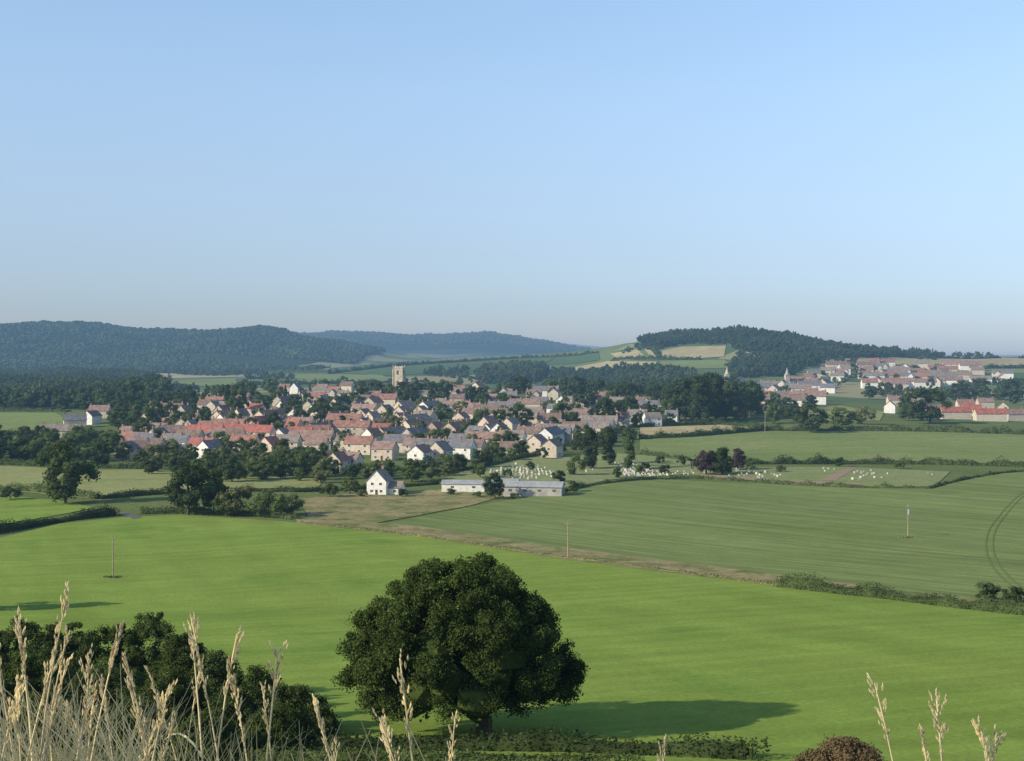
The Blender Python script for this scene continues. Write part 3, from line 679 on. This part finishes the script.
def fill(poly,n,hr,kinds,mats,spacing,where,avoid=6.5,grp=G):
    c=0;t=0;pl=np.array(poly); placed=[]
    while c<n and t<n*40:
        t+=1; px=R3_.uniform(pl[:,0].min(),pl[:,0].max()); py=R3_.uniform(pl[:,1].min(),pl[:,1].max())
        if not inpoly(np.array([px]),np.array([py]),poly)[0]: continue
        x,y,z=P(px,py)
        if any((x-a)**2+(y-d)**2<avoid**2 for a,d in houses): continue
        if any((x-a)**2+(y-d)**2<spacing**2 for a,d in placed): continue
        placed.append((x,y)); tree(x,y,R3_.uniform(*hr),R3_.choice(kinds),R3_.choice(mats),R3_.uniform(.85,1.25),group=grp,where=where); c+=1
    return c
KS=['round','round','round','bush','tall','round','bush']; KB=['round','round','round','cone']
fill(VP,270,(4.5,10.5),KS,['leaf','leafd','leaf','leafo','leafd'],5,'among the village houses')
fill([(240,404),(470,398),(660,408),(660,420),(450,412),(240,420)],50,(7,13),KB,['leaf','leafd','leafd'],7,'among the village houses')
fill([(668,424),(762,420),(760,398),(700,390),(668,400)],36,(14,22),['round'],['leafd','leafd','leafd','leaf'],9,'in dark copse beside village')
fill([(762,425),(800,428),(830,400),(800,396),(765,408)],14,(8,15),['round'],['leafd','leaf'],9,'beside pasture near village')
fill([(130,455),(165,420),(230,402),(230,392),(160,404),(120,420)],34,(9,15),KB,['leafd','leafd','leaf'],9,'at the edge of the village')
fill([(225,400),(400,392),(480,388),(480,382),(300,384),(220,390)],36,(9,15),KB,['leafd','leaf'],10,'behind the village roofs')
fill([(480,390),(680,408),(690,396),(560,384),(480,383)],46,(10,17),KB,['leafd','leafd','leaf'],10,'behind the village roofs')
fill([(140,474),(330,484),(330,466),(260,462),(140,460)],60,(4,9),['bush','round'],['leaf','leafo','leafd'],6,'in gardens on village edge')
fill([(-20,440),(125,440),(125,468),(-20,464)],42,(6,12),['round','bush','round'],['leaf','leafd','leafd'],8,'beside fields near the village')
fill([(330,484),(440,476),(470,470),(440,466),(330,470)],24,(4,7.5),['bush','round'],['leaf','leafd','leafo'],6,'in gardens on village edge')
fill([(470,470),(560,458),(640,440),(640,430),(560,446),(470,460)],24,(4,9),['bush','round'],['leaf','leafd'],6,'in gardens on village edge')
fill([(860,400),(960,396),(1040,410),(1040,388),(960,384),(870,388)],30,(8,14),['round'],['leafd','leafd','leaf'],10,'among far hillside houses')
fill([(770,405),(830,392),(950,375),(950,368),(830,372),(765,386)],60,(5,11),['round'],['leafd','leaf'],9,'among far hillside houses')
# ------------------------------------------------------------------ woods
def template(seed,cardn,size):
    rng=np.random.default_rng(seed); cl=crown_clumps(rng,10,4.6,'round',12,1.8)
    return clump_parts(cl,cardn,size,rng,.85)
def merge(tmps,pos,sc_,rot,rng):
    out=[]
    for k,t in enumerate(tmps):
        sel=[i for i in range(len(pos)) if i%len(tmps)==k]
        if not sel: continue
        p=pos[sel]; s=sc_[sel]; r=rot[sel]; c,sn=np.cos(r),np.sin(r)
        for v,f,mi in t:
            x=v[None,:,0]*c[:,None]-v[None,:,1]*sn[:,None]; y=v[None,:,0]*sn[:,None]+v[None,:,1]*c[:,None]; z=np.broadcast_to(v[None,:,2],x.shape)
            V=np.stack([x,y,z],-1)*s[:,None,:]+p[:,None,:]
            Fq=f[None]+ (np.arange(len(sel))*len(v))[:,None,None]
            out.append((V.reshape(-1,3),Fq.reshape(-1,f.shape[1]),mi))
    return out
TW=[template(70+i,26,1.1) for i in range(4)]
flush_trees()
TB=[]
for i in range(6):
    rng=np.random.default_rng(80+i); pr=[]
    for k in range(2):
        iv,if_=ICO1; j=rng.uniform(.65,1.25,(len(iv),1)); r=rng.uniform(2.8,5.0); o=np.array([rng.normal()*2.2,rng.normal()*2.2,4.0+rng.normal()*1.6]); pr.append((iv*j*r*np.array([1,1,.9])+o,if_,0))
    TB.append(pr)
def wood(name,label,test,box,sp,h,tm,mats,z_off=-1.0):
    rng=np.random.default_rng(int(abs(box[0]*3+box[2]))); x0,x1,y0,y1=box
    gx,gy=np.meshgrid(np.arange(x0,x1,sp),np.arange(y0,y1,sp)); gx=gx.ravel()+rng.uniform(-.5,.5,gx.size)*sp; gy=gy.ravel()+rng.uniform(-.5,.5,gy.size)*sp
    gz=terrain(gx,gy); px,py=proj(gx,gy,gz); k=test(gx,gy,px,py); gx,gy,gz=gx[k],gy[k],gz[k]
    if len(gx)==0: print('empty',name); return
    hh=rng.uniform(h[0],h[1],len(gx))/10*(1+.16*np.sin(gx/45+gy/60)+.1*np.sin(gx/19)); ww=rng.uniform(h[0],h[1],len(gx))/10*rng.uniform(.85,1.25,len(gx))
    pos=np.column_stack([gx,gy,gz+z_off]); S3=np.column_stack([ww,ww,hh]); rot=rng.uniform(0,6.28,len(gx)); pk=(np.sin(gx/37+2)+np.sin(gy/51)+rng.normal(size=len(gx))*1.3)>.8
    parts=[]
    for mi,sel in ((0,~pk),(1,pk)):
        if sel.sum()==0: continue
        parts+=[(v,f,mi) for v,f,_ in merge(tm,pos[sel],S3[sel],rot[sel],rng)]
    print(name,len(gx)); add(name,build_mesh(name,parts,mats),label=label,category='woodland',kind='stuff')
W1=[leaf_mat('wood_canopy',(.048,.074,.027),(.074,.100,.037),.25,0,.05),leaf_mat('wood_canopy_light',(.072,.102,.035),(.100,.126,.045),.25,0,.05)]
W2=[leaf_mat('hill_wood_canopy',(.042,.068,.026),(.064,.090,.034),.22,0,.012),leaf_mat('hill_wood_canopy_light',(.062,.090,.033),(.086,.110,.041),.22,0,.012)]
ip=inpoly
A=[(-80,378),(0,374),(60,372),(110,374),(150,384),(168,398),(110,411),(60,409),(-80,410)]
wood('woodland','dense dark green wood behind meadow and village',lambda x,y,px,py: ip(px,py,A),(-900,-250,900,2200),8.5,(10,18),TW,W1)
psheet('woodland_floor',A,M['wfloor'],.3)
Bp=[(545,376),(600,371),(690,374),(705,390),(640,400),(560,394)]
wood('woodland','belt of dark green trees behind village roofs',lambda x,y,px,py: ip(px,py,Bp)&(np.sin(x/37+y/60)+np.sin(y/45)>-.8),(0,420,1100,2300),10,(8,16),TW,W1)
Cp=[(638,347),(655,342),(690,338),(740,333),(790,339),(830,348),(870,354),(945,357),(900,358.5),(830,359),(810,368),(795,376),(740,379),(728,372),(738,360),(742,353),(727,345),(690,344),(660,349)]
def tC(x,y,px,py): return (ip(px,py,Cp)&(y<2320)&(np.sin(x/70+y/50)+np.sin(y/33+x/90)>-1.6))|((y>=2300)&(y<2500)&(px>640)&(px<925))
wood('hilltop_woodland','dark wood covering rounded hilltop above fields',tC,(150,800,1450,2500),9.5,(7,15),TW[:3],W2)
Dp=[(478,376),(500,370),(545,372),(540,382),(482,384)]
wood('woodland','dark clump of tall trees in distant fields',lambda x,y,px,py: ip(px,py,Dp),(-80,60,1200,2600),10,(12,20),TW,W1)
def tE(x,y,px,py): return (np.sin(x/40+y/90)+np.sin(x/97+1)+np.sin(y/61)>1.15)&(px<480)
wood('woodland','scattered distant hedgerow trees between fields',tE,(-1300,-60,1500,2400),15,(8,14),TW[:2],W1)
def tF(x,y,px,py): return (np.sin(x/60+y/70)+np.sin(x/31+1)+np.sin(y/41)>np.where(px<745,2.1,1.6))&(px>560)
wood('woodland','scattered hedgerow trees across hillside fields',tF,(120,1300,1250,2700),15,(7,12),TW[:2],W1)
def tH(x,y,px,py): return (np.sin(x/150+y/210)+np.sin(y/110+x/300)>-.7)
wood('ridge_woodland','lower slopes of wooded ridge above valley fields',tH,(-1700,-330,2420,2900),10,(7,12),TB,W2)
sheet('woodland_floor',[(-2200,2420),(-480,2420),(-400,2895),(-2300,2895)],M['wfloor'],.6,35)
wood('ridge_woodland','long wooded ridge hazy blue green',lambda x,y,px,py: (x<-330),(-1750,-330,2900,3650),9.5,(7,13),TB,W2)
wood('ridge_woodland','far wooded ridge fading into blue haze',lambda x,y,px,py:(np.sin(x/230+y/170)+np.sin(y/150+2)*.7>-1.5),(-1500,420,4800,5650),15,(9,17),TB,W2)
# ------------------------------------------------------------------ cemetery
def grave_mesh(m,w,h):
    n=7; pts=[(-w/2,-.1),(w/2,-.1),(w/2,h*.7)]+[(w/2*math.cos(t),h*.7+h*.3*math.sin(t)) for t in np.linspace(0,math.pi,n)[1:-1]]+[(-w/2,h*.7)]
    k=len(pts); v=[(x,-.09,z) for x,z in pts]+[(x,.09,z) for x,z in pts]
    bm=bmesh.new(); vs=[bm.verts.new(p) for p in v]; bm.faces.new(vs[:k]); bm.faces.new(vs[k:][::-1])
    for i in range(k): bm.faces.new([vs[i],vs[k+i],vs[k+(i+1)%k],vs[(i+1)%k]])
    for q in [boxp(-w/2-.12,w/2+.12,-.22,.22,-.2,.14)]:
        vv=[bm.verts.new(p) for p in q[0]]; [bm.faces.new([vv[i] for i in f]) for f in q[1]]
    bmesh.ops.recalc_face_normals(bm,faces=bm.faces); me=bpy.data.meshes.new('gravestone'); bm.to_mesh(me); bm.free(); me.materials.append(m); return me
GM=[grave_mesh(M['grave1'],.72,.95),grave_mesh(M['grave2'],.7,1.05),grave_mesh(M['grave1'],.55,.7)]
def graves(poly,n,dx,dy,seed):
    r=random.Random(seed); a=[P(*q)[:2] for q in poly]; w=np.array(a); c=0
    pts=[(x,y) for x in np.arange(w[:,0].min(),w[:,0].max(),dx) for y in np.arange(w[:,1].min(),w[:,1].max(),dy)]; r.shuffle(pts)
    pts.sort(key=lambda q:-(math.sin(q[0]/7+1)+math.sin(q[1]/17))+r.uniform(-1.6,1.6))
    for x,y in pts:
        x+=r.uniform(-.3,.3); y+=r.uniform(-.5,.5)
        if c>=n: break
        if not ip(np.array([x]),np.array([y]),a)[0]: continue
        i=r.choice([0,0,2,2,1,1]); add('gravestone',GM[i],None,(x,y,tz(x,y)),r.uniform(-.25,.25)-.3,r.uniform(.75,1.25),['pale rounded headstone on cemetery lawn','grey rounded headstone on cemetery lawn','small pale headstone on cemetery lawn'][i],'gravestone','gravestones in the cemetery'); c+=1
graves([(470,477),(515,462),(560,458),(604,461),(588,480),(540,482)],116,1.5,4.0,1)
graves([(612,462),(694,461),(694,475),(620,478)],126,1.4,3.6,2)
graves([(696,469),(840,468),(830,480),(760,480),(696,475)],38,2.0,6,3)
graves([(850,470),(940,473),(930,485),(850,485)],18,2.6,7,4)
# ------------------------------------------------------------------ foreground dry grass
def stalk(px,row,bx,dist,seed):
    rng=np.random.default_rng(seed)
    tx=(px-512)/FPX*dist; tzv=50-(row-350)/FPX*dist
    x0=(bx-512)/FPX*dist; x0=x0-(tx-x0)*1.5; z0=tz(x0,dist-.1)
    b0=np.array([x0,dist-.1,z0]); t0=np.array([tx,dist+rng.uniform(-.05,.1),tzv])
    pts=[];K=18; droop=np.sign(tx-x0+rng.normal()*.02)*rng.uniform(.005,.035); bow=rng.normal()*.02; wob=np.cumsum(rng.normal(size=K+1))*.0008
    for i in range(K+1):
        t=i/K; p=b0*(1-t)+t0*t; p[0]+= bow*math.sin(math.pi*t)+wob[i]+droop*max(0,t-.72)**2*16-droop*.3*t; pts.append(p)
    e=add('dry_grass_stalk',None,None,(0,0,0),0,None,'tall golden dry grass stalk with feathery seed head','grass stalk','dry grass stalks on the hilltop')
    r0=rng.uniform(.0021,.0030); pp=np.array(pts)-b0; e.location=tuple(b0)
    add('stem',build_mesh('stem',tube_parts([tuple(q) for q in pp],list(np.linspace(r0,r0*.42,K+1)),6),[M['straws']],True),e)
    hl=rng.uniform(.06,.14); s=np.r_[0,np.cumsum(np.linalg.norm(np.diff(pp,axis=0),axis=1))]; S=s[-1]
    fluffy=rng.uniform(.0025,.0065); nb=int(rng.uniform(14,22)); V=[];Fq=[]
    axd=pp[-1]-pp[-4]; axd/=np.linalg.norm(axd)
    for j in range(nb):
        u=S-hl*(j+rng.uniform(0,.8))/nb; c0=np.array([np.interp(u,s,pp[:,k]) for k in range(3)])
        side=rng.normal(size=3); side-=axd*side.dot(axd); side/=np.linalg.norm(side)
        bl=(.010+.026*math.sin(math.pi*min(1,(S-u)/hl*.85+.12)))*rng.uniform(.4,1.1)
        for m in range(int(2+bl*115)):
            f=rng.uniform(.2,1); c=c0+axd*bl*f*.9+side*fluffy*2.0*f*(bl/.03)+rng.normal(size=3)*.0007
            d=axd*.94+side*.25+rng.normal(size=3)*.1; d/=np.linalg.norm(d); L=rng.uniform(.007,.012); wd=np.cross(d,rng.normal(size=3)); wd/=np.linalg.norm(wd); wd*=.0015
            for ww in (wd,np.cross(d,wd)):
                k=len(V); V+=[c-d*L*.5,c+ww,c+d*L*.5,c-ww]; Fq.append([k,k+1,k+2,k+3])
    add('seed_head',build_mesh('seed_head',[(np.array(V),np.array(Fq),0)],[M['seed']]),e)
    V=[];Fq=[]
    for m in range(rng.integers(1,3)):
        u=S*rng.uniform(.55,.85); c=np.array([np.interp(u,s,pp[:,k]) for k in range(3)]); a=rng.choice([-1,1])*rng.uniform(.4,1); L=rng.uniform(.08,.18); k0=len(V)
        for i in range(6):
            t=i/5; p=c+np.array([a*L*t*.6,rng.normal()*.001,L*(t*.9-t*t*.7)]); ww=.0026*(1-t)+.0003; V+=[p+np.array([0,0,ww]),p-np.array([0,ww,ww])]
        for i in range(5): Fq.append([k0+2*i,k0+2*i+1,k0+2*i+3,k0+2*i+2])
    add('leaf',build_mesh('leaf',[(np.array(V),np.array(Fq),0)],[M['straws']]),e)
SL=[(43,601,20),(4,632,34),(18,648,50),(30,664,0),(62,656,40),(76,668,96),(106,630,76),(80,708,120),(126,690,146),(136,660,176),(152,700,120),(183,640,206),(202,616,222),(222,636,210),(190,680,160),(245,690,268),(276,648,240),(262,700,290),(166,720,140),(0,690,30),(50,700,20),(115,720,80),(10,676,-14),(36,690,60),(90,680,70),(66,716,50),(24,620,44),(54,640,26),(98,700,126),(134,720,104),
    (338,716,352),(387,736,408),(404,656,438),(400,728,430),(452,722,432),
    (898,699,950),(938,699,976),(930,735,942),(1004,732,1028),(972,730,944),(652,744,640),(140,735,172),(28,730,60),(325,755,298),(160,675,212)]
for i,(a,c,bx) in enumerate(SL): stalk(a,c,bx,1.85+((i*37)%10)*.07,500+i)
def blades(n,px0,px1,rowmin,seed):
    rng=np.random.default_rng(seed); V=[];Fq=[]
    for j in range(n):
        px=rng.uniform(px0,px1); d=rng.uniform(1.7,2.6); row=rowmin+abs(rng.normal())*40
        tx=(px-512)/FPX*d; top=50-(row-350)/FPX*d; x0=tx+rng.normal()*.3; y0=d; z0=tz(x0,y0)
        w=rng.uniform(.0010,.0030); k0=len(V); bend=rng.normal()*.12; K=9
        for i in range(K):
            t=i/(K-1); x=x0+(tx-x0)*t+bend*t*t; z=z0+(top-z0)*(t*1.25-.25*t**3); ww=w*(1-t*.85); a=rng.uniform(.6,1)
            V+=[(x-ww,y0,z),(x+ww,y0+ww*a,z)]
        for i in range(K-1): Fq.append([k0+2*i,k0+2*i+1,k0+2*i+3,k0+2*i+2])
    return np.array(V),np.array(Fq)
parts=[]
for a in [(300,-10,120,692,0),(130,-10,80,666,0),(110,110,300,718,0),(40,110,300,712,1),(26,280,350,745,0),(14,380,470,748,0),(22,900,1030,748,0)]:
    v,f=blades(a[0],a[1],a[2],a[3],int(a[0]+a[1])+9); parts.append((v,f,a[4]))
add('dry_grass',build_mesh('dry_grass',parts,[M['straws'],M['blade']]),label='tangle of pale dry grass blades on hilltop',category='grass',kind='stuff')
near_bush(845,775,34,92,777,'brownbush','reddish brown leafy shrub on the slope')
# ------------------------------------------------------------------ light, sky, camera
EL=math.radians(27); az=Vector((-0.905,-0.425,0)).normalized()
S=Vector((az.x*math.cos(EL),az.y*math.cos(EL),math.sin(EL)))
sd=bpy.data.lights.new('sun','SUN'); sd.energy=4.9; sd.angle=math.radians(.5); sd.color=(1,.91,.74)
so=bpy.data.objects.new('sun',sd); COL.objects.link(so); so.rotation_euler=S.to_track_quat('Z','Y').to_euler(); so.location=(-200,-50,200)
w=bpy.data.worlds.new("World"); sc.world=w; w.use_nodes=True; nt=w.node_tree; nt.nodes.clear()
o=nt.nodes.new('ShaderNodeOutputWorld'); bg=nt.nodes.new('ShaderNodeBackground'); sk=nt.nodes.new('ShaderNodeTexSky')
sk.sky_type='NISHITA'; sk.sun_disc=False; sk.sun_elevation=EL; sk.sun_rotation=math.atan2(az.x,az.y); sk.altitude=50; sk.air_density=1.0; sk.dust_density=.6; sk.ozone_density=3.0
bg.inputs[1].default_value=.15
tc=nt.nodes.new('ShaderNodeTexCoord'); sx=nt.nodes.new('ShaderNodeSeparateXYZ'); rp=nt.nodes.new('ShaderNodeValToRGB'); mm=nt.nodes.new('ShaderNodeMix'); mm.data_type='RGBA'; mm.blend_type='MULTIPLY'; mm.inputs[0].default_value=1
mu=nt.nodes.new('ShaderNodeVectorMath'); mu.operation='SCALE'; mu.inputs['Scale'].default_value=3.0
nt.links.new(tc.outputs['Generated'],sx.inputs[0]); nt.links.new(sx.outputs[2],rp.inputs[0])
cr=rp.color_ramp; E=cr.elements
def q3(a): return tuple(v/3 for v in a)+(1,)
E[0].position=0.0; E[0].color=q3((.69,.82,1.26)); E[1].position=1.0; E[1].color=q3((1.2,1.2,1.2))
for p,c in [(.03,(.68,.78,1.10)),(.07,(.85,.86,1.05)),(.12,(1.10,1.03,1.10)),(.18,(1.34,1.24,1.22)),(.26,(1.50,1.42,1.34)),(.5,(1.4,1.35,1.3))]:
    e=E.new(p); e.color=q3(c)
nt.links.new(sk.outputs[0],mm.inputs[6]); nt.links.new(rp.outputs[0],mm.inputs[7]); nt.links.new(mm.outputs[2],mu.inputs[0])
nt.links.new(mu.outputs[0],bg.inputs[0]); nt.links.new(bg.outputs[0],o.inputs[0])
cd=bpy.data.cameras.new('camera'); co=bpy.data.objects.new('camera',cd); COL.objects.link(co)
cd.sensor_width=36; cd.lens=FPX/1024*36; co.location=(0,0,CZ); co.rotation_euler=(math.pi/2-PITCH,0,0); cd.clip_start=.1; cd.clip_end=60000
sc.camera=co
sc.view_settings.view_transform='Standard'; sc.view_settings.look='None'; sc.view_settings.exposure=0
